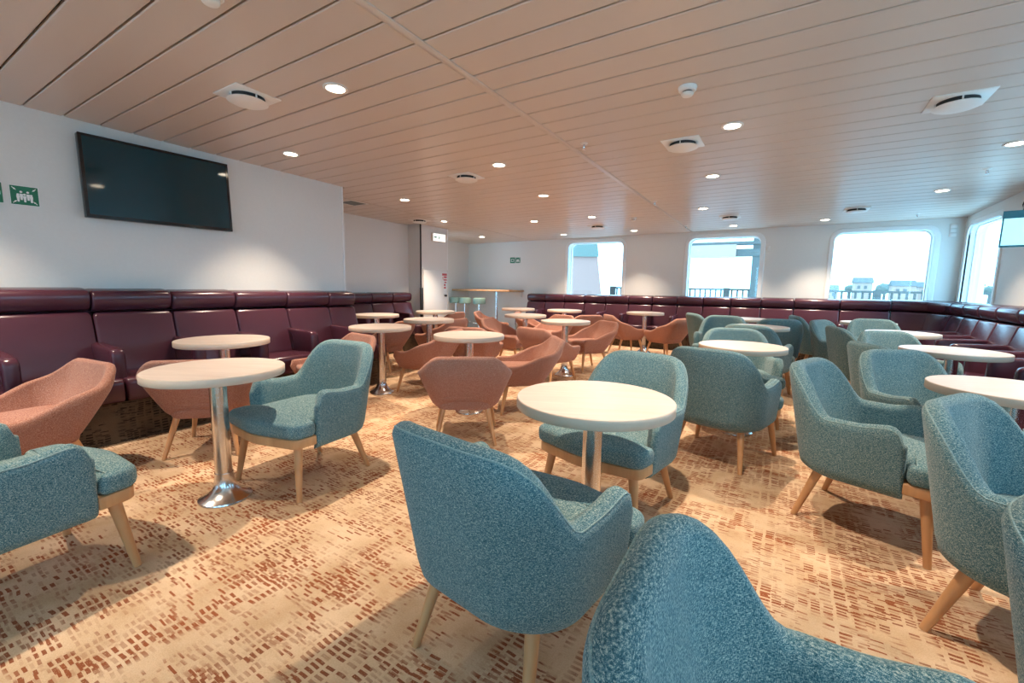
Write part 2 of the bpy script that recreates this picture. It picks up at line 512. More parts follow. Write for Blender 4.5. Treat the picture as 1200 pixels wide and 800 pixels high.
def shell(kind):
    """returns verts, faces and the line of the outer top edge"""
    blue = kind == 'blue'
    if blue: w, yb, yf, rc, th = 0.333, -0.354, 0.136, 0.240, 0.074
    else:    w, yb, yf, rc, th = 0.320, -0.270, 0.270, 0.150, 0.052
    P = u_path(w, yb, yf, rc)
    V = []; F = []; rim = []; NL = 10; NR = 7; NI = 5
    n = len(P)
    for i, (px, py, nx, ny) in enumerate(P):
        back = max(0.0, -ny)                        # 1 at the middle of the back, 0 on the arms
        t = (py - yb)/(yf - yb)                     # 0 back .. 1 arm front
        if blue:
            top = lerp(0.816, 0.582, sstep((t+0.012)/0.40)) + 0.022*sstep((t-0.6)/0.35)
            e = max(0.0, (t-0.86)/0.14); top -= 0.075*(1-math.sqrt(max(0.0, 1-e*e)))
            zb, zi = 0.262, 0.33
        else:
            ax = abs(px)
            flat = sstep((ax-0.175)/0.15)
            top = lerp(0.700, 0.575, flat) - 0.105*sstep((t-0.12)/0.60)
            e = max(0.0, (t-0.88)/0.12); top -= 0.05*(1-math.sqrt(max(0.0, 1-e*e)))
            zb, zi = 0.262, 0.33
        endt = 1.0
        if t > 0.93: endt = lerp(1.0, 0.55, (t-0.93)/0.07)
        T = th*endt
        def off(z):
            s = (z-zb)/(0.79-zb)
            if blue: o = lerp(-0.030, 0.012, s) + back*lerp(-0.012, 0.043, s)
            else:
                o = lerp(-0.095, 0.035, min(1.0, (z-zb)/0.30)**0.8) + back*lerp(-0.03, 0.10, s)
            lo = (z-zb)/0.055
            if lo < 1: o -= 0.045*(1-math.sqrt(max(0.0, 1-(1-lo)**2)))
            return o
        ring = []
        zt = top - T/2
        for k in range(NL):
            q = k/(NL-1); z = lerp(zb, zt, q**1.25)
            ring.append((off(z), z))
        o1 = off(zt)
        for k in range(1, NR+1):
            a = math.pi*k/(NR+1)
            ring.append((o1 - T/2 + T/2*math.cos(a), zt + T/2*math.sin(a)))
        for k in range(NI):
            z = lerp(zt, zi, k/(NI-1))
            ring.append((max(off(max(z, zb+0.05)), -0.06 if blue else -0.09) - T, z))
        rim.append((px + nx*(o1 - T/2 + T/2*math.cos(0.7)), py + ny*(o1 - T/2 + T/2*math.cos(0.7)), zt + T/2*math.sin(0.7)))
        yo = 0.0
        if not blue and t > 0.4:                    # front of the arm rakes back towards the floor
            yo = 1.0
        for o, z in ring:
            dy = -0.10*yo*sstep((t-0.4)/0.6)*(1-min(1.0, (z-zb)/0.24)) if yo else 0.0
            V.append((px + nx*o, py + ny*o + dy, z))
    m = NL + NR + NI
    for i in range(n-1):
        for k in range(m):
            q = (k+1) % m
            F.append((i*m+k, i*m+q, (i+1)*m+q, (i+1)*m+k))
    for base, rev in ((0, False), ((n-1)*m, True)):  # rounded caps on the arm fronts
        c = [sum(V[base+k][d] for k in range(m))/m for d in range(3)]
        r1 = len(V)
        for k in range(m):
            v = V[base+k]
            V.append((lerp(v[0], c[0], 0.45), lerp(v[1], c[1], 0.0)+0.012, lerp(v[2], c[2], 0.06)))
        for k in range(m):
            q = (k+1) % m
            F.append((base+k, base+q, r1+q, r1+k) if rev else (base+q, base+k, r1+k, r1+q))
        F.append(tuple(r1+k for k in range(m)))
    return V, F, rim
FEET = {'blue': [((0.238, 0.220), (0.285, 0.262)), ((-0.238, 0.220), (-0.285, 0.262)), ((0.185, -0.185), (0.235, -0.285)), ((-0.185, -0.185), (-0.235, -0.285))],
        'orange': [((0.185, 0.17), (0.245, 0.225)), ((-0.185, 0.17), (-0.245, 0.225)), ((0.165, -0.15), (0.225, -0.245)), ((-0.165, -0.15), (-0.225, -0.245))]}
#SHELL-END

def pad_mesh(outline, z0, z1, r, crown=0.0):
    """cushion: an outline lofted with rounded edges"""
    n = len(outline); V = []; F = []
    cx = sum(p[0] for p in outline)/n; cy = sum(p[1] for p in outline)/n
    nr = []
    for i in range(n):
        a = Vector(outline[(i-1) % n]); b = Vector(outline[(i+1) % n]); t = (b-a).normalized()
        nr.append(Vector((t.y, -t.x)))
    steps = [(r*0.9, z0)] + [(r*(1-math.sin(a)), z0+r*(1-math.cos(a))) for a in (0.5, 1.0, PI/2)] \
        + [(r*(1-math.cos(a)), z1-r+r*math.sin(a)) for a in (0.01, 0.4, 0.8, 1.2)] + [(r*1.0, z1)]
    for ins, z in steps:
        for p, q in zip(outline, nr): V.append((p[0]-q.x*ins, p[1]-q.y*ins, z))
    rings = len(steps)
    for f, dz in ((0.8, 0.6), (0.5, 0.9)):
        for i in range(n):
            v = V[(len(steps)-1)*n+i]
            V.append((lerp(cx, v[0], f), lerp(cy, v[1], f), z1+crown*dz))
        rings += 1
    V.append((cx, cy, z1+crown))
    for k in range(rings-1):
        for i in range(n):
            j = (i+1) % n; F.append((k*n+i, k*n+j, (k+1)*n+j, (k+1)*n+i))
    for i in range(n): F.append(((rings-1)*n+i, (rings-1)*n+(i+1) % n, len(V)-1))
    F.append(tuple(range(n))[::-1])
    return mesh_from(V, F)

def rounded_poly(pts, radii, seg=5):
    out = []
    n = len(pts)
    for i in range(n):
        p = Vector(pts[i]); a = Vector(pts[(i-1) % n]); b = Vector(pts[(i+1) % n]); r = radii[i]
        if r <= 0: out.append(tuple(p)); continue
        d0 = (a-p).normalized(); d1 = (b-p).normalized()
        half = math.acos(max(-1, min(1, d0.dot(d1))))/2
        L = r/math.tan(half)
        s, e = p+d0*L, p+d1*L
        for k in range(seg+1):
            t = k/seg
            out.append(tuple(s*(1-t)**2 + p*2*t*(1-t) + e*t*t))
    return out

def build_chair(kind):
    fab = M['blue'] if kind == 'blue' else M['orange']
    root = empty('armchair' if kind == 'blue' else 'tub_chair')
    V, F, rim = shell(kind)
    sh = obj('shell', mesh_from(V, F, 'chair_shell'), fab, root)
    if kind == 'blue':
        obj('piping', tube_mesh(rim, 0.0026, n=6), M['piping'], sh)
        o = rounded_poly([(-0.258, -0.285), (0.258, -0.285), (0.262, 0.152), (0.322, 0.158), (0.314, 0.290), (0.0, 0.345), (-0.314, 0.290), (-0.322, 0.158), (-0.262, 0.152)],
                         [0.19, 0.19, 0.010, 0.034, 0.07, 0.4, 0.07, 0.034, 0.010])
        obj('seat_cushion', pad_mesh(o, 0.357, 0.446, 0.028, 0.020), fab, root)
        o = rounded_poly([(-0.25, -0.22), (0.25, -0.22), (0.262, 0.140), (0.308, 0.150), (0.302, 0.278), (0.0, 0.332), (-0.302, 0.278), (-0.308, 0.150), (-0.262, 0.140)],
                         [0.15, 0.15, 0.005, 0.01, 0.06, 0.4, 0.06, 0.01, 0.005])
        obj('seat_rail', pad_mesh(o, 0.305, 0.357, 0.006), M['leg'], root)
        zt = 0.32
        rt, rb = 0.025, 0.0145
    else:
        o = rounded_poly([(-0.235, -0.235), (0.235, -0.235), (0.265, 0.21), (0.0, 0.245), (-0.265, 0.21)], [0.12, 0.12, 0.05, 0.35, 0.05])
        obj('seat_cushion', pad_mesh(o, 0.345, 0.425, 0.03, 0.012), fab, root)
        o = rounded_poly([(-0.215, -0.20), (0.215, -0.20), (0.235, 0.17), (0.0, 0.20), (-0.235, 0.17)], [0.12, 0.12, 0.05, 0.35, 0.05])
        obj('seat_base', pad_mesh(o, 0.262, 0.342, 0.02), fab, root)
        zt = 0.285
        rt, rb = 0.022, 0.013
    for a, b in FEET[kind]:
        top = Vector((*a, zt)); bot = Vector((*b, 0.0))
        obj('leg', tube_mesh([top, top.lerp(bot, 0.5), bot], rt, rb, 12), M['leg'], root)
    return root

def front_dir(deg):
    a = math.radians(deg); return (-math.sin(a), math.cos(a))

#CHAIRS-BEGIN
BLUE = {
 'B1': (-2.50, 0.33, 9), 'B2': (-2.50, 1.57, 184), 'B3': (-0.70, 1.22, -8), 'B4': (-0.77, 2.30, 170), 'B5': (0.22, 0.615, 272),
 'B6': (-0.34, 3.45, -14), 'B7': (-0.34, 4.50, 196), 'B8': (-0.26, 5.74, -16), 'B9': (-0.94, 7.42, -58), 'B10': (-0.76, 6.60, 180),
 'B11': (-0.17, 7.10, 16), 'B12': (0.44, 7.90, -76), 'B13': (0.67, 6.76, -118), 'B14': (0.79, 5.95, -75), 'B15': (1.05, 7.38, 190),
 'B16': (0.99, 5.25, 209), 'B17': (0.85, 4.36, -65), 'B18': (0.83, 3.55, 216), 'B19': (0.46, 2.85, 250), 'B20': (0.87, 2.08, 240), 'B21': (0.80, 1.10, 238)}
ORANGE = {
 'O1': (-3.63, 0.57, 187), 'O2': (-3.50, 1.50, 45), 'O3': (-3.65, 2.57, 171), 'O4': (-2.12, 2.71, 37), 'O5': (-3.47, 3.70, 101), 'O6': (-2.17, 3.67, 129),
 'O7': (-2.51, 4.93, -14), 'O8': (-2.43, 5.95, 145), 'O9': (-2.46, 7.85, -49), 'O10': (-1.74, 7.78, 63), 'O11': (-3.41, 6.63, 162), 'O12': (-3.20, 7.50, 49),
 'O13': (-3.56, 5.60, -78), 'O14': (-4.71, 6.91, -64), 'O15': (-4.78, 4.26, 103), 'O16': (-5.42, 6.20, 93), 'O17': (-3.34, 4.46, 17), 'O18': (-4.0, 7.22, -71), 'O20': (-4.45, 5.04, 93)}
#CHAIRS-END
LBL = {
 'B1': 'teal armchair cut off by the left edge, its side and one front leg showing',
 'B2': 'teal armchair drawn up behind the round table nearest the left side, facing it',
 'B3': 'large teal armchair in the middle foreground seen from behind, facing the nearest central table',
 'B4': 'pale teal armchair facing us across the nearest central table',
 'B5': 'pale blue armchair closest to us at the bottom edge, only its backrest showing',
 'B6': 'teal armchair with its back to us right of the nearest central table',
 'B7': 'pale green armchair facing us just behind the white-topped table right of centre',
 'B8': 'teal armchair with back turned, peeping out right behind the white-topped table',
 'B9': 'green-grey armchair seen side on beside the last coral chair by the back couch',
 'B10': 'low-showing teal armchair top between the two farther white tables right of centre',
 'B11': 'teal armchair with back turned, nearest the back couch right of centre',
 'B12': 'green-grey armchair seen side on between the middle and right windows, by the back couch',
 'B13': 'teal-lined armchair turned right, second from the back in the row under the right window',
 'B14': 'grey-green armchair with curved back, third from the back in the row under the right window',
 'B15': 'teal armchair just below the far right table in front of the back couch',
 'B16': 'pale armchair behind the long-looking table at right, facing us',
 'B17': 'khaki armchair side panel tucked behind the broad teal-grey backrest at right',
 'B18': 'broad grey-teal armchair facing us at the wood-edged table on the right edge',
 'B19': 'green-grey armchair with blue inside and two orange-lit legs, turned right, right foreground',
 'B20': 'tall green-grey armchair with deep blue inside near the right edge, one leg splayed forward',
 'B21': 'armchair cut off by the right edge, just its pale side panel showing',
 'O1': 'coral tub chair cut off by the left edge behind the teal chair',
 'O2': 'coral tub chair behind the nearest left table, mostly hidden by its top',
 'O3': 'coral tub chair peeping out behind the teal armchair on the left',
 'O4': 'coral tub chair in the middle with its back squarely to us',
 'O5': 'coral tub chair facing left, beside the steel table before the left couch',
 'O6': 'coral tub chair facing left, just right of the middle coral chair',
 'O7': 'dusky coral tub chair with back turned below the round table in mid distance',
 'O8': 'bright coral tub chair facing left with its seat showing, in mid distance',
 'O9': 'coral tub chair left of the single table before the back couch, turned to it',
 'O10': 'coral tub chair right of the single table before the back couch, turned to it',
 'O11': 'coral tub chair facing us behind the mid-distance round table',
 'O12': 'greyish coral tub chair with back turned in front of the back couch',
 'O13': 'dark coral tub chair with back turned right of the second central table',
 'O14': 'coral tub chair below the bar stools, only its raised back and arm showing',
 'O15': 'coral tub chair facing left by the recess couch, half under a table top',
 'O16': 'coral tub chair back rising just right of the table before the pillar door',
 'O17': 'coral tub chair hidden behind the second central table top',
 'O20': 'bright coral tub chair facing left, its arm beside the steel post below the pillar',
 'O18': 'dim coral tub chair by the left end of the back couch behind small tables'}
for kind, D, grp, cat in (('blue', BLUE, 'teal armchairs', 'armchair'), ('orange', ORANGE, 'coral tub chairs', 'chair')):
    proto = None
    for nm, (x, y, deg) in D.items():
        if proto is None: c = proto = build_chair(kind)
        else: c = copy_tree(proto)
        c.location = (x, y, 0); c.rotation_euler = (0, 0, math.radians(deg))
        tag(c, LBL[nm], cat, grp)

# ------------------------------------------------------------------ tables
def build_table():
    root = empty('cafe_table')
    R = 0.330
    t = obj('table_top', lathe_mesh([(R-0.012, 0.698), (R-0.003, 0.6985), (R-0.003, 0.7385), (R-0.004, 0.7400)], 64), M['top'], root)
    obj('edge_band', lathe_ring(R-0.0035, R, 0.698, 0.7395), M['rim'], t)
    obj('column', lathe_mesh([(0.042, 0.02), (0.042, 0.698)], 32), M['steel'], root)
    obj('base', lathe_mesh([(0.126, 0.0), (0.132, 0.004), (0.130, 0.010), (0.108, 0.020), (0.082, 0.038), (0.062, 0.064), (0.051, 0.095), (0.0465, 0.130), (0.0455, 0.150)], 40), M['steel'], root)
    obj('mounting_plate', lathe_mesh([(0.09, 0.690), (0.09, 0.698)], 24), M['steel'], root)
    return root

def lathe_ring(r0, r1, z0, z1, n=64):
    V = []; F = []
    prof = [(r0, z0), (r1-0.002, z0), (r1, z0+0.002), (r1, z1-0.003), (r1-0.003, z1), (r0, z1)]
    for r, z in prof:
        for i in range(n):
            a = 2*PI*i/n; V.append((r*math.cos(a), r*math.sin(a), z))
    m = len(prof)
    for k in range(m):
        for i in range(n):
            j = (i+1) % n; q = (k+1) % m
            F.append((k*n+i, k*n+j, q*n+j, q*n+i))
    me = mesh_from(V, F); me.set_sharp_from_angle(angle=math.radians(50)); return me

TABLES = [
 (-2.60, 1.14, 'round pale table nearest us on the left, on a full steel column and flared base'),
 (-3.84, 1.75, 'round pale table right in front of the left couch, behind the nearest left table'),
 (-0.67, 1.74, 'largest looking round table in the middle, between two teal armchairs'),
 (-3.76, 3.30, 'round table near the end of the left couch, its steel base showing'),
 (-5.21, 4.50, 'round table in front of the recess couch'),
 (-4.04, 4.37, 'round table in mid distance below the white pillar, between coral chairs'),
 (-2.52, 3.27, 'round table in the middle just behind the coral chair seen from the back'),
 (-5.12, 5.70, 'round table standing before the white pillar door'),
 (-2.52, 5.38, 'round table in mid distance between the two coral chairs right of centre'),
 (-3.52, 6.02, 'round table in front of the left end of the back couch, nearer of a pair'),
 (-4.59, 7.56, 'small looking round table beyond, just left of the back couch'),
 (-3.66, 7.75, 'round table before the back couch, under the left window'),
 (-2.21, 8.12, 'round table on its own between two coral chairs before the back couch'),
 (-0.30, 4.07, 'round white-lit table right of centre, behind the teal chair back'),
 (-0.29, 6.28, 'round white-lit table second behind, among the teal chairs right of centre'),
 (-0.54, 7.72, 'round table by the back couch beneath the middle window'),
 (1.00, 8.18, 'round table by the back couch beneath the right window'),
 (1.10, 6.48, 'round white-lit table at right, second from the back couch'),
 (1.14, 4.82, 'round wood-edged table at right in front of the corner couch arms'),
 (0.98, 3.11, 'round wood-edged table cut off by the right edge')]
tproto = None
for x, y, lab in TABLES:
    if tproto is None: t = tproto = build_table()
    else: t = copy_tree(tproto)
    t.location = (x, y, 0); t.rotation_euler = (0, 0, math.radians(25))
    tag(t, lab, 'table', 'round cafe tables')

# ------------------------------------------------------------------ banquettes
_rb = {}
def rbox(dx, dy, dz, r, seg=3):
    key = (round(dx, 3), round(dy, 3), round(dz, 3), r)
    if key not in _rb:
        _rb[key] = box_mesh((-dx/2, -dy/2, -dz/2), (dx/2, dy/2, dz/2), r, seg)
    return _rb[key]

def sweep(profile, length, seg_r=0.012):
    """closed profile in (d, z) pushed along the run with slightly pinched ends; run along local x, d towards the room = -y"""
    n = len(profile); V = []; F = []
    cd = sum(p[0] for p in profile)/n; cz = sum(p[1] for p in profile)/n
    st = [(-length/2, 0.90), (-length/2+seg_r*0.35, 0.965), (-length/2+seg_r*1.2, 1.0), (length/2-seg_r*1.2, 1.0), (length/2-seg_r*0.35, 0.965), (length/2, 0.90)]
    for x, s in st:
        for d, z in profile: V.append((x, -(lerp(cd, d, s)), lerp(cz, z, s)))
    for k in range(len(st)-1):
        for i in range(n):
            j = (i+1) % n; F.append((k*n+i, k*n+j, (k+1)*n+j, (k+1)*n+i))
    F.append(tuple(range(n))); F.append(tuple(range((len(st)-1)*n, len(st)*n)))
    me = mesh_from(V, F); me.set_sharp_from_angle(angle=math.radians(60)); return me

def round_profile(pts, radii, seg=5): return rounded_poly(pts, radii, seg)

# d = distance from the wall; the seat front is at DEPTH
DEPTH = 0.78
def seat_profile(h):  return round_profile([(0.20, h-0.17), (DEPTH, h-0.17), (DEPTH, h+0.005), (0.20, h-0.015)], [0.02, 0.03, 0.045, 0.02])
def back_profile(h, top): return round_profile([(0.06, h-0.06), (0.34, h-0.06), (0.20, top-0.19), (0.05, top-0.19)], [0.02, 0.06, 0.05, 0.02])
def head_profile(top): return round_profile([(0.03, top-0.185), (0.21, top-0.185), (0.235, top-0.02), (0.03, top)], [0.03, 0.085, 0.07, 0.03], 6)
def arm_mesh(h, d1=0.70):
    pr = round_profile([(0.16, h-0.16), (d1, h-0.16), (d1-0.01, h+0.215), (0.16, h+0.235)], [0.01, 0.03, 0.06, 0.02])
    return sweep(pr, 0.088, 0.016)
_arm = {}
def seat_run(root, edges, top_fn, h=0.455, arms=(), wide_end=True):
    """edges: unit boundaries along the local x axis of root"""
    for a, b in zip(edges, edges[1:]):
        L = b-a-0.010; x = (a+b)/2; top = top_fn(x)
        obj('seat_cushion', sweep(seat_profile(h), L), M['leather'], root, (x, 0, 0))
        obj('backrest', sweep(back_profile(h, top), L, 0.02), M['leather'], root, (x, 0, 0))
        obj('headrest', sweep(head_profile(top), L, 0.022), M['leather'], root, (x, 0, 0))
    for a in arms:
        if h not in _arm: _arm[h] = arm_mesh(h)
        obj('armrest', _arm[h], M['leather'], root, (a, 0, 0))
    a, b = edges[0], edges[-1]
    tm = top_fn((a+b)/2)
    obj('plinth', box_mesh((a+0.005, -DEPTH+0.03, 0.0), (b-0.005, -0.10, h-0.172)), M['riser'], root)
    obj('back_panel', box_mesh((a+0.004, -0.055, 0.0), (b-0.004, -0.004, tm-0.035)), M['leather'], root)

# left couch: local x runs along -y of the room so that the seats face +x
r = empty('banquette', (XL, 0, 0), PI/2)         # local x -> world y ; local -y -> world +x
LE = [0.11-0.535*2, 0.11-0.535, 0.11, 0.65, 1.19, 1.73, 2.265, 2.80, 3.325, 3.70]
seat_run(r, LE, lambda s: 1.135-0.0155*(s-1.2), 0.475, arms=LE[1:-1])
tag(r, 'long maroon leather couch along the left wall under the large screen', 'couch')
# recess couch
r = empty('banquette', (XQ, 0, 0), PI/2)
RE = [3.86, 4.34, 4.82, 5.30, 5.79, 6.27]
seat_run(r, RE, lambda s: 1.035, 0.45, arms=RE[1:-1])
tag(r, 'dark blue-purple leather couch in the recess beside the white pillar', 'couch')
# back couch
r = empty('banquette', (0, YB, 0), 0.0)
BE = [-5.39, -4.90, -4.395, -3.895, -3.405, -2.895, -2.40, -1.905, -1.42, -0.93, -0.43, 0.08, 0.74, 1.41]
seat_run(r, BE, lambda s: 1.005+0.0075*(s+5.4), 0.435, arms=BE[1:-1])
# rounded corner of the same couch
def arc_mesh(profile, R, a0, a1, n=10):
    V = []; F = []; m = len(profile)
    for k in range(n+1):
        a = lerp(a0, a1, k/n)
        for d, z in profile:
            rr = R-d; V.append((rr*math.cos(a), rr*math.sin(a), z))
    for k in range(n):
        for i in range(m):
            j = (i+1) % m; F.append((k*m+i, k*m+j, (k+1)*m+j, (k+1)*m+i))
    F.append(tuple(range(m))); F.append(tuple(range(n*m, (n+1)*m)))
    me = mesh_from(V, F); me.set_sharp_from_angle(angle=math.radians(60)); return me
RC = XR - 1.41
cx, cy = 1.41 - 0.0, -RC
for a0, a1 in ((PI/2, PI*0.25), (PI*0.25, 0.0)):
    g = 0.004
    obj('corner_seat', arc_mesh(seat_profile(0.435), RC, a0-g, a1+g), M['leather'], r, (cx, cy, 0))
    obj('corner_backrest', arc_mesh(back_profile(0.435, 1.06), RC, a0-g, a1+g), M['leather'], r, (cx, cy, 0))
    obj('corner_headrest', arc_mesh(head_profile(1.06), RC, a0-g, a1+g), M['leather'], r, (cx, cy, 0))
obj('corner_panel', arc_mesh([(0.004, 0), (0.06, 0), (0.06, 1.02), (0.004, 1.02)], RC, PI/2, 0), M['leather'], r, (cx, cy, 0))
tag(r, 'long maroon leather couch along the back wall under the windows, curving at the corner', 'couch')
# right couch
yr = YB - RC
r = empty('banquette', (XR, 0, 0), -PI/2)         # local x -> -y ; local -y -> -x
RR = [-yr+0.004] + [-yr+0.56*k for k in range(1, 14)]
seat_run(r, RR, lambda s: 1.055+0.003*(s+yr), 0.435, arms=RR[1:-1])
tag(r, 'dark blue-lit leather couch along the right wall with a row of armrests', 'couch')

# ------------------------------------------------------------------ bar corner
r = empty('bar_counter', (-6.55, 9.05, 0))
obj('counter_top', box_mesh((-0.78, -0.26, 1.035), (0.95, 0.44, 1.075), 0.006, 2), M['leg'], r)
obj('column', lathe_mesh([(0.03, 0.0), (0.03, 1.036)], 20), M['steel'], r, (0.52, -0.14, 0))
obj('foot_plate', lathe_mesh([(0.14, 0.0), (0.14, 0.008), (0.035, 0.02), (0.03, 0.03)], 28), M['steel'], r, (0.52, -0.14, 0))
obj('apron', box_mesh((-0.74, 0.38, 0.90), (0.90, 0.43, 1.036)), M['wall'], r)
tag(r, 'high bar counter with thin wood top on a steel post at far left', 'counter')
sp = None
for x, y, lab in ((-6.38, 8.68, 'mint green bar stool nearest the steel counter post'), (-6.84, 8.70, 'mint green bar stool in the middle of the three'), (-7.16, 8.74, 'mint green bar stool half hidden behind the white pillar')):
    if sp is None:
        s = sp = empty('bar_stool')
        obj('seat', lathe_mesh([(0.140, 0.728), (0.150, 0.738), (0.152, 0.78), (0.152, 0.850), (0.143, 0.868), (0.10, 0.875), (0.0005, 0.876)], 36), M['mint'], s)
        obj('column', lathe_mesh([(0.024, 0.02), (0.024, 0.729)], 18), M['steel'], s)
        obj('base', lathe_mesh([(0.155, 0.0), (0.155, 0.008), (0.06, 0.022), (0.026, 0.05)], 32), M['steel'], s)
        obj('foot_ring', lathe_torus(0.15, 0.010, 0.27), M['steel'], s)
    else: s = copy_tree(sp)
    s.location = (x, y, 0); tag(s, lab, 'stool', 'bar stools')

# ------------------------------------------------------------------ screens
r = empty('wall_screen', (XL, 1.79, 2.015), PI/2)
r.rotation_euler = (math.radians(-2.0), 0, PI/2)
obj('housing', box_mesh((-0.545, -0.085, -0.325), (0.545, -0.030, 0.325), 0.006, 2), M['black'], r)
obj('bezel', boxes_mesh([((-0.545, -0.089, -0.325), (0.545, -0.084, -0.298)), ((-0.545, -0.089, 0.305), (0.545, -0.084, 0.325)), ((-0.545, -0.089, -0.298), (-0.523, -0.084, 0.305)), ((0.523, -0.089, -0.298), (0.545, -0.084, 0.305))]), M['black'], r)
obj('display', box_mesh((-0.523, -0.087, -0.298), (0.523, -0.0845, 0.305)), M['screen'], r)
obj('bracket', box_mesh((-0.2, -0.032, -0.15), (0.2, 0.0, 0.15)), M['dark'], r)
tag(r, 'large dark flat screen on the left wall', 'screen')

r = empty('hanging_screen', (2.03, 6.50, -0.085), math.radians(-14))
zt = zc(2.0, 6.5)
obj('housing', box_mesh((-0.26, 0.0, 1.745), (0.16, 0.05, 2.105), 0.010, 2), M['teal_case'], r)
obj('bezel', boxes_mesh([((-0.26, -0.012, 1.745), (0.16, 0.0, 1.762)), ((-0.26, -0.012, 2.03), (0.16, 0.0, 2.105)), ((-0.26, -0.012, 1.762), (-0.248, 0.0, 2.03)), ((0.148, -0.012, 1.762), (0.16, 0.0, 2.03))]), M['teal_case'], r)
obj('display', box_mesh((-0.248, -0.006, 1.762), (0.148, -0.001, 2.03)), M['screen_glare'], r)
obj('bracket', boxes_mesh([((-0.02, 0.02, 2.10), (0.0, 0.045, zt+0.095)), ((-0.09, 0.0, 2.10), (0.04, 0.05, 2.125))]), M['dark'], r)
obj('cable', tube_mesh([(-0.01, 0.03, 2.24), (-0.07, 0.03, 2.25), (-0.12, 0.03, 2.22), (-0.135, 0.03, 2.16), (-0.125, 0.03, 2.10)], 0.006, n=8), M['dark'], r)
tag(r, 'small pale screen with painted window reflection, hung near the right wall, cut off by the edge', 'screen')

# ------------------------------------------------------------------ signs
def flat(name, polys, mat, parent, loc=(0, 0, 0), rot=(0, 0, 0), th=0.002):
    """thin raised shapes drawn in (u, v), facing local -y"""
    bm = bmesh.new()
    for P in polys:
        A = [bm.verts.new((u, -th, v)) for u, v in P]; B = [bm.verts.new((u, 0, v)) for u, v in P]
        bm.faces.new(A); bm.faces.new(B[::-1])
        for i in range(len(P)): bm.faces.new((A[i], B[i], B[(i+1) % len(P)], A[(i+1) % len(P)]))
    return obj(name, bm_mesh(bm), mat, parent, loc, rot)
def rect(u0, v0, u1, v1): return [(u0, v0), (u1, v0), (u1, v1), (u0, v1)]
def disc(u, v, r, n=12): return [(u+r*math.cos(2*PI*k/n), v+r*math.sin(2*PI*k/n)) for k in range(n)]
def rotp(P, a, c=(0, 0)):
    ca, sa = math.cos(a), math.sin(a)
    return [(c[0]+u*ca-v*sa, c[1]+u*sa+v*ca) for u, v in P]
def assembly_glyph(s):
    out = []
    for u, k in ((-0.034, 0.9), (0.0, 1.0), (0.034, 0.9), (-0.017, 1.12), (0.018, 1.12)):
        b = -0.022 + (0.014 if k > 1.05 else 0)
        out += [disc(s*u, s*(b+0.030*k), s*0.0075), [(s*(u-0.009), s*(b+0.02)), (s*(u+0.009), s*(b+0.02)), (s*(u+0.005), s*(b-0.024)), (s*(u-0.005), s*(b-0.024))]]
    for sx in (-1, 1):
        for sy in (-1, 1):
            a = math.atan2(-sy, -sx)
            out += [rotp([(s*0.0, s*-0.006), (s*0.016, 0), (s*0.0, s*0.006)], a, (s*sx*0.052, s*sy*0.047)), rotp([(s*-0.014, s*-0.0025), (0, s*-0.0025), (0, s*0.0025), (s*-0.014, s*0.0025)], a, (s*sx*0.052, s*sy*0.047))]
    return out
def assembly_sign(loc, rz, lab, s=1.0):
    r = empty('assembly_sign', loc, rz)
    obj('plate', box_mesh((-0.075*s, -0.004, -0.07*s), (0.075*s, 0, 0.07*s)), M['green'], r)
    flat('border', [rect(-0.075*s, -0.07*s, 0.075*s, -0.067*s), rect(-0.075*s, 0.067*s, 0.075*s, 0.07*s), rect(-0.075*s, -0.067*s, -0.072*s, 0.067*s), rect(0.072*s, -0.067*s, 0.075*s, 0.067*s)], M['white'], r, (0, -0.004, 0), th=0.001)
    flat('pictogram', assembly_glyph(s), M['white'], r, (0, -0.004, 0), th=0.001)
    tag(r, lab, 'sign'); return r
def arrow_sign(loc, rz, lab, s=1.0, ring=False):
    r = empty('arrow_sign', loc, rz)
    obj('plate', box_mesh((-0.07*s, -0.004, -0.07*s), (0.07*s, 0, 0.07*s)), M['green'], r)
    if ring:
        P = [rect(-0.04*s, -0.035*s, 0.04*s, -0.024*s), rect(-0.04*s, 0.024*s, 0.04*s, 0.035*s), rect(-0.04*s, -0.024*s, -0.028*s, 0.024*s), rect(0.028*s, -0.024*s, 0.04*s, 0.024*s)]
    else:
        P = [rect(-0.02*s, -0.013*s, 0.06*s, 0.013*s), [(-0.055*s, 0), (-0.015*s, -0.04*s), (-0.015*s, 0.04*s)]]
    flat('pictogram', P, M['white'], r, (0, -0.004, 0), th=0.001)
    tag(r, lab, 'sign'); return r
assembly_sign((XL+0.001, 0.935, 1.81), PI/2, 'green assembly point sign with white figures on the left wall')
arrow_sign((XL+0.001, 0.755, 1.815), PI/2, 'green arrow sign at the left edge beside the assembly sign')
arrow_sign((-5.955, YB-0.001, 1.81), 0.0, 'small green square sign on the far wall, left of its pair', 1.0, ring=True)
assembly_sign((-5.80, YB-0.001, 1.81), 0.0, 'small green sign with white figures on the far wall, right of its pair')

r = empty('exit_sign', (-6.10, 6.87, 2.12), PI/2)
obj('light_box', box_mesh((-0.19, -0.05, -0.085), (0.19, 0, 0.085), 0.006, 2), M['fixture'], r)
obj('lit_face', box_mesh((-0.175, -0.053, -0.07), (0.175, -0.049, 0.07)), M['exit'], r)
flat('pictogram', [rect(-0.13, -0.012, -0.06, 0.012), [(-0.16, 0), (-0.12, -0.035), (-0.12, 0.035)], rect(0.06, -0.055, 0.07, 0.055), rect(0.13, -0.055, 0.14, 0.055), rect(0.06, 0.048, 0.14, 0.058), disc(-0.005, 0.03, 0.013), [(-0.03, 0.012), (0.02, 0.018), (0.01, -0.015), (0.04, -0.05), (0.025, -0.055), (-0.005, -0.02), (-0.04, -0.045), (-0.045, -0.032), (-0.015, -0.005)]], M['green'], r, (0, -0.053, 0), th=0.001)
tag(r, 'glowing white exit sign on the pillar', 'sign')

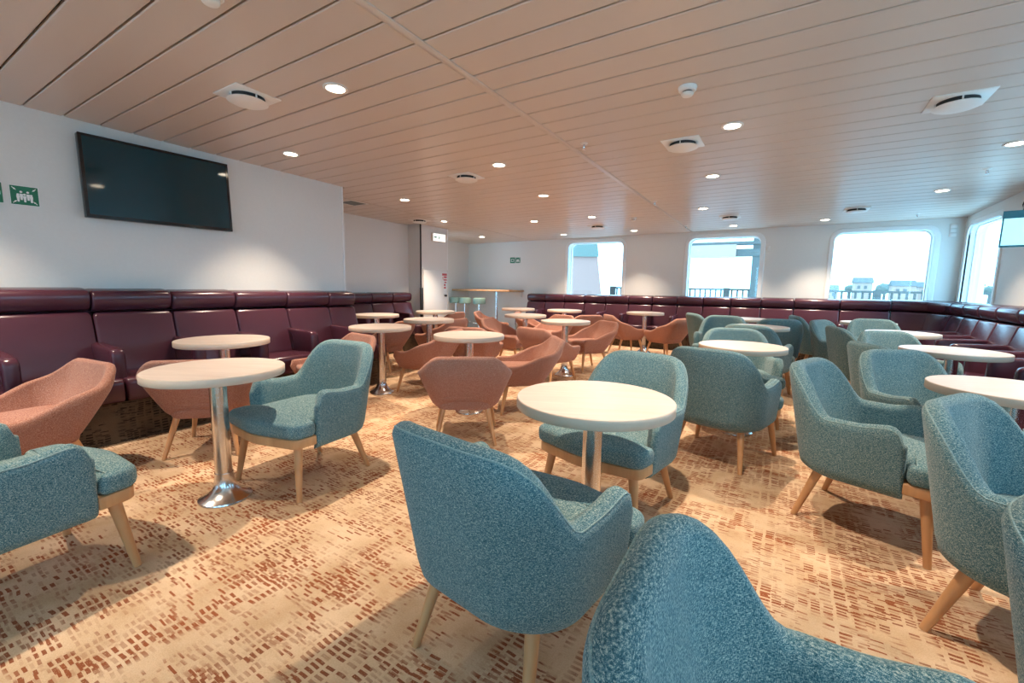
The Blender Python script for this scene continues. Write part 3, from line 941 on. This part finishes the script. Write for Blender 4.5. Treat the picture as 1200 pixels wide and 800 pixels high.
d = obj('door_1', box_mesh((-0.345, -0.014, 0.02), (0.345, 0.0, 1.47), 0.003, 1), M['trim'], None, (-6.10, 6.80, 0), (0, 0, PI/2)); tag(d, kind='structure')
obj('door_frame', boxes_mesh([((-0.37, -0.02, 0.0), (-0.348, 0.0, 1.50)), ((0.348, -0.02, 0.0), (0.36, 0.0, 1.50)), ((-0.348, -0.02, 1.474), (0.348, 0.0, 1.50))]), M['wall'], d)
obj('handle', lathe_mesh([(0.018, 0.0), (0.018, 0.012), (0.024, 0.03), (0.022, 0.045), (0.01, 0.05)], 20), M['dark'], d, (0.27, -0.014, 0.96), (PI/2, 0, 0))
r = empty('red_notice', (-6.085, 7.06, 1.26), PI/2)
obj('sheet', box_mesh((-0.09, -0.002, -0.17), (0.09, 0, 0.17)), M['white'], r)
flat('print', [rect(-0.075, 0.11, 0.075, 0.155), rect(-0.02, 0.06, 0.07, 0.10), rect(-0.03, 0.01, 0.07, 0.035), rect(-0.01, -0.04, 0.06, -0.015), rect(-0.06, 0.03, -0.045, 0.09), rect(-0.02, -0.10, 0.03, -0.06), rect(-0.02, -0.155, 0.04, -0.12)], M['red'], r, (0, -0.002, 0), th=0.001)
tag(r, 'small white notice with red print on the pillar door', 'notice')
r = obj('corner_guard', box_mesh((-6.125, 6.372, 0.5), (-6.085, 6.43, 1.12), 0.004, 1), M['dark']); tag(r, 'dark corner guard on the edge of the white pillar', 'guard')

r = empty('intercom_panel', (2.06, YB, 2.14))
obj('plate', box_mesh((-0.045, -0.012, -0.10), (0.045, 0.0, 0.10), 0.003, 1), M['fixture'], r)
for k in range(3): obj('button_row', box_mesh((-0.038, -0.016, -0.085+k*0.06), (0.038, -0.011, -0.035+k*0.06), 0.002, 1), M['trim'], r)
tag(r, 'small white panel of three rows on the back wall in the right corner', 'panel')
r = empty('wall_plate', (-0.40, YB, 1.93))
obj('plate', box_mesh((-0.03, -0.010, -0.045), (0.03, 0.0, 0.045), 0.003, 1), M['fixture'], r)
obj('knob', lathe_mesh([(0.012, 0.0), (0.012, 0.010), (0.009, 0.014)], 16), M['trim'], r, (0, -0.010, 0.0), (PI/2, 0, 0))
tag(r, 'small white control plate on the back wall right of the middle window', 'wall plate')

# ------------------------------------------------------------------ ceiling fixtures
def on_ceiling(o, x, y, dz=0.0):
    o.location = (x, y, zc(x, y)+dz); o.rotation_euler = E_ceil
lproto = None
LIGHTS = [
 (-2.59, 1.95, 'ceiling downlight nearest us, right of the big round vent'), (-4.17, 2.61, 'ceiling downlight near the left wall beyond the screen'),
 (-2.60, 3.86, 'ceiling downlight in mid ceiling left of the cover strip, before two smaller ones'), (-2.85, 5.29, 'ceiling downlight beyond it toward the left window'),
 (-4.73, 4.64, 'ceiling downlight in front of the recess'), (-0.47, 3.85, 'bright ceiling downlight right of the cover strip, nearest us'),
 (-0.80, 5.28, 'ceiling downlight right of the cover strip, second from us'), (1.41, 7.15, 'ceiling downlight above the corner couch'),
 (-1.17, 7.08, 'small ceiling downlight before the middle window'), (-5.44, 6.32, 'ceiling downlight beside the exit sign pillar'),
 (-6.11, 8.40, 'ceiling downlight over the bar counter'), (1.46, 5.35, 'ceiling downlight cut off by the right edge'),
 (-3.96, 7.02, 'ceiling downlight over the left end of the back couch'), (-4.23, 8.80, 'tiny ceiling downlight next to the back wall, farthest left'),
 (0.39, 8.90, 'ceiling downlight next to the back wall by the right window'), (-2.71, 8.84, 'tiny ceiling downlight next to the back wall between the windows'),
 (-2.88, 7.05, 'ceiling downlight above the tables before the left window'), (-0.95, 8.95, 'tiny ceiling downlight next to the back wall right of the middle window'),
 # invented lamps out of frame, added to light the near end
 (-2.59, -0.1, None), (1.45, 3.0, None), (-0.45, 1.95, None), (1.45, 0.6, None), (-4.17, 0.4, None), (-2.59, -2.2, None)]
for x, y, lab in LIGHTS:
    if lproto is None:
        l = lproto = empty('ceiling_downlight')
        obj('trim_ring', lathe_ring(0.058, 0.078, -0.007, 0.004, 40), M['fixture'], l)
        obj('diffuser', lathe_mesh([(0.059, -0.003), (0.059, 0.002)], 32), M['lamp'], l)
        sd = bpy.data.lights.new('lamp_beam', 'SPOT'); sd.energy = LAMP_W; sd.color = LAMP_COL
        sd.spot_size = math.radians(90); sd.spot_blend = 1.0; sd.shadow_soft_size = 0.035
        so = bpy.data.objects.new('lamp_beam', sd); linkobj(so, l); so.location = (0, 0, -0.06)
    else: l = copy_tree(lproto)
    on_ceiling(l, x, y)
    tag(l, lab or 'added unseen ceiling downlight over the near end of the room', 'ceiling light', 'ceiling downlights')

vproto = None
VENTS = [(-3.23, 1.73, 'large round ceiling vent nearest the left wall and screen'), (-0.87, 4.08, 'round ceiling vent right of the cover strip, beside the bright downlight'),
         (0.82, 4.08, 'large round ceiling vent at the upper right'), (-3.18, 4.07, 'round ceiling vent left of the mid-ceiling downlight'),
         (0.71, 8.07, 'small looking round ceiling vent before the right window'), (-0.91, 7.99, 'small looking round ceiling vent before the middle window'),
         (-3.16, 8.03, 'small looking round ceiling vent before the left window'), (-5.80, 6.05, 'round ceiling vent by the top of the white pillar')]
for x, y, lab in VENTS:
    if vproto is None:
        v = vproto = empty('ceiling_vent')
        obj('mounting_plate', box_mesh((-0.15, -0.15, -0.006), (0.15, 0.15, 0.004), 0.002, 1), M['fixture'], v)
        obj('throat', lathe_mesh([(0.105, -0.03), (0.105, -0.004)], 32), M['dark'], v)
        obj('disc', lathe_mesh([(0.03, -0.052), (0.105, -0.047), (0.125, -0.038), (0.118, -0.032), (0.06, -0.030)], 40), M['fixture'], v)
        obj('spoke', boxes_mesh([((-0.004, -0.112, -0.034), (0.004, 0.112, -0.006)), ((-0.112, -0.004, -0.034), (0.112, 0.004, -0.006))]), M['fixture'], v)
    else: v = copy_tree(vproto)
    on_ceiling(v, x, y); tag(v, lab, 'vent', 'round ceiling vents')
v = empty('ceiling_grille')
obj('frame', boxes_mesh([((-0.16, -0.16, -0.006), (0.16, -0.14, 0.004)), ((-0.16, 0.14, -0.006), (0.16, 0.16, 0.004)), ((-0.16, -0.14, -0.006), (-0.14, 0.14, 0.004)), ((0.14, -0.14, -0.006), (0.16, 0.14, 0.004))]), M['fixture'], v)
obj('backing', box_mesh((-0.14, -0.14, -0.001), (0.14, 0.14, 0.003)), M['dark'], v)
for k in range(9): obj('slat', boxes_mesh([((-0.14, -0.128+k*0.03, -0.006), (0.14, -0.112+k*0.03, -0.002))]), M['grille'], v)
on_ceiling(v, -5.60, 4.45); tag(v, 'square slatted ceiling grille above the recess couch', 'vent')

sproto = None
for x, y, lab in ((-0.64, 3.04, 'white domed smoke detector on the ceiling at upper right'), (-2.30, 7.42, 'small smoke detector on the far ceiling before the wall between the windows'), (-2.27, 1.08, 'white smoke detector cut off by the top edge')):
    if sproto is None:
        s = sproto = empty('smoke_detector')
        obj('base', lathe_mesh([(0.052, -0.016), (0.056, -0.006), (0.056, 0.002)], 32), M['fixture'], s)
        obj('sensor_head', lathe_mesh([(0.020, -0.056), (0.030, -0.053), (0.036, -0.046), (0.037, -0.036)], 28), M['fixture'], s)
        obj('slot', lathe_mesh([(0.030, -0.038), (0.030, -0.026)], 24), M['dark'], s)
        obj('collar', lathe_mesh([(0.046, -0.028), (0.052, -0.022), (0.052, -0.015)], 32), M['fixture'], s)
    else: s = copy_tree(sproto)
    on_ceiling(s, x, y); tag(s, lab, 'smoke detector', 'smoke detectors')
pproto = None
for x, y, lab in ((-1.60, 3.68, 'sprinkler head just right of the ceiling cover strip, nearest us'), (-1.66, 6.29, 'sprinkler head at the far end of the ceiling cover strip'), (1.53, 6.22, 'sprinkler head on the right ceiling above the hanging screen'), (1.50, 8.82, 'sprinkler head on the ceiling before the right window corner'), (-1.69, 8.59, 'sprinkler head on the ceiling before the middle window')):
    if pproto is None:
        p = pproto = empty('sprinkler')
        obj('escutcheon', lathe_mesh([(0.018, -0.010), (0.032, -0.004), (0.034, 0.002)], 24), M['fixture'], p)
        obj('nozzle', lathe_mesh([(0.006, -0.045), (0.010, -0.036), (0.010, -0.008)], 16), M['steel'], p)
        obj('deflector', lathe_mesh([(0.018, -0.049), (0.018, -0.046)], 16), M['steel'], p)
    else: p = copy_tree(pproto)
    on_ceiling(p, x, y); tag(p, lab, 'sprinkler', 'ceiling sprinklers')

# ------------------------------------------------------------------ the quay outside
q = obj('quay', box_mesh((-60, 12.5, -1.2), (60, 70, -0.8)), M['concrete']); tag(q, kind='structure')
q = obj('quay_right', box_mesh((9.0, -30, -1.2), (60, 12.5, -0.8)), M['concrete']); tag(q, kind='structure')
def railing(name, x0, x1, y, z, hgt, lab):
    r = empty(name, (0, y, z))
    obj('top_rail', box_mesh((x0, -0.04, hgt-0.06), (x1, 0.04, hgt)), M['rail_blue'], r)
    obj('bottom_rail', box_mesh((x0, -0.03, 0.10), (x1, 0.03, 0.14)), M['rail_blue'], r)
    me = box_mesh((-0.025, -0.025, 0.14), (0.025, 0.025, hgt-0.06)); pm = box_mesh((-0.09, -0.07, -0.25), (0.09, 0.07, hgt+0.02))
    k = 0; x = x0
    while x <= x1:
        if k % 8 == 0: obj('post', pm, M['rail_blue'], r, (x, 0, 0))
        else: obj('baluster', me, M['rail_blue'], r, (x, 0, 0))
        k += 1; x += 0.16
    tag(r, lab, 'railing'); return r
railing('quay_railing', -5.6, 7.0, 16.0, -0.42, 1.60, 'blue-grey quay railing of upright bars outside the windows')
# canopy over the gangway, seen through the middle window
r = empty('gangway_canopy', (0, 14.0, -0.8))
obj('post', box_mesh((-0.95, -0.12, 0.0), (-0.68, 0.12, 3.9)), M['rail_blue'], r)
obj('post', box_mesh((-4.0, -0.12, 0.0), (-3.75, 0.12, 3.9)), M['rail_blue'], r)
obj('beam', box_mesh((-4.1, -0.15, 2.88), (-0.3, 0.15, 3.08)), M['rail_blue'], r)
obj('upper_beam', box_mesh((-4.3, -0.2, 3.20), (0.0, 0.2, 3.28)), M['rail_blue'], r)
obj('sign_panel', box_mesh((-2.60, -0.22, 2.84), (-1.35, -0.16, 3.20)), M['pale'], r)
obj('roof', box_mesh((-4.4, -0.1, 3.9), (0.3, 2.5, 4.0)), M['pale'], r)
tag(r, 'blue-grey steel canopy frame outside the middle window', 'canopy')
# raked pale hull outside the left window
V = [(-9.5, 13.2, -1.0), (-4.70, 13.2, -1.0), (-5.80, 13.2, 6.5), (-9.5, 13.2, 6.5), (-12.5, 17, -1.0), (-8.2, 17, -1.0), (-9.3, 17, 6.5), (-12.5, 17, 6.5)]
F = [(0,1,2,3),(7,6,5,4),(0,4,5,1),(1,5,6,2),(2,6,7,3),(3,7,4,0)]
r = empty('moored_ship', (0, 0, 0))
obj('hull', mesh_from(V, F, smooth=False), M['hull'], r)
t0 = lambda z: -4.70 - 1.10*(z+1.0)/7.5
V = [(-9.5, 13.12, 2.25), (t0(2.1)+0.04, 13.12, 2.1), (t0(4.6)+0.04, 13.12, 4.6), (-9.5, 13.12, 4.6), (-9.5, 13.2, 2.25), (t0(2.1)+0.04, 13.2, 2.1), (t0(4.6)+0.04, 13.2, 4.6), (-9.5, 13.2, 4.6)]
obj('hull_band', mesh_from(V, F, smooth=False), M['teal_paint'], r)
tag(r, 'pale slanting ship side with teal band outside the left window', 'ship')
# the far shore: houses and trees
rnd = random.Random(3)
ORD = 'first second third fourth fifth sixth seventh eighth ninth'.split()
for k in range(9):
    x = 1.0+k*2.7+rnd.uniform(-0.2, 0.2); w = rnd.uniform(1.2, 2.2); h = rnd.uniform(0.7, 1.5); y = 58+rnd.uniform(-2, 3)
    r = empty('far_house', (x, y, -0.8))
    obj('walls', box_mesh((-w/2, -1, 0), (w/2, 1, h+1.2)), M['pale'], r)
    V = [(-w/2-0.1, -1.1, h+1.2), (w/2+0.1, -1.1, h+1.2), (w/2+0.1, 1.1, h+1.2), (-w/2-0.1, 1.1, h+1.2), (-w/2-0.1, 0, h+1.75), (w/2+0.1, 0, h+1.75)]
    obj('roof', mesh_from(V, [(0,1,5,4), (1,2,5), (2,3,4,5), (3,0,4), (0,3,2,1)], smooth=False), M['far_roof'], r)
    me = box_mesh((-0.12, -0.03, -0.16), (0.12, 0.02, 0.16))
    for i in range(max(2, int(w/0.6))): obj('window', me, M['far_roof'], r, (-w/2+0.35+i*0.55, -1.0, h+0.75))
    tag(r, 'pale low house on the far shore beyond the windows, %s from the left' % ORD[k], 'house', 'houses on the far shore')
for k in range(8):
    x = 0.4+k*2.9+rnd.uniform(-0.3, 0.3); s = rnd.uniform(0.4, 0.7)
    bm = bmesh.new(); bmesh.ops.create_icosphere(bm, subdivisions=3, radius=1.0)
    for v in bm.verts:
        f = 1+0.22*math.sin(v.co.x*7+k)*math.sin(v.co.y*6+2*k)*math.sin(v.co.z*8) + 0.08*rnd.random()
        v.co *= f
    r = empty('far_tree', (x, 66, -0.8))
    cr = obj('crown', bm_mesh(bm, smooth=True), M['far_tree'], r, (0, 0, 1.9+s*0.4)); cr.scale = (s*1.2, s, s*0.9)
    obj('trunk', lathe_mesh([(0.12, 0.0), (0.03, 2.2)], 8), M['far_roof'], r)
    tag(r, 'round grey-green tree on the far shore beyond the windows, %s from the left' % ORD[k], 'tree', 'trees on the far shore')
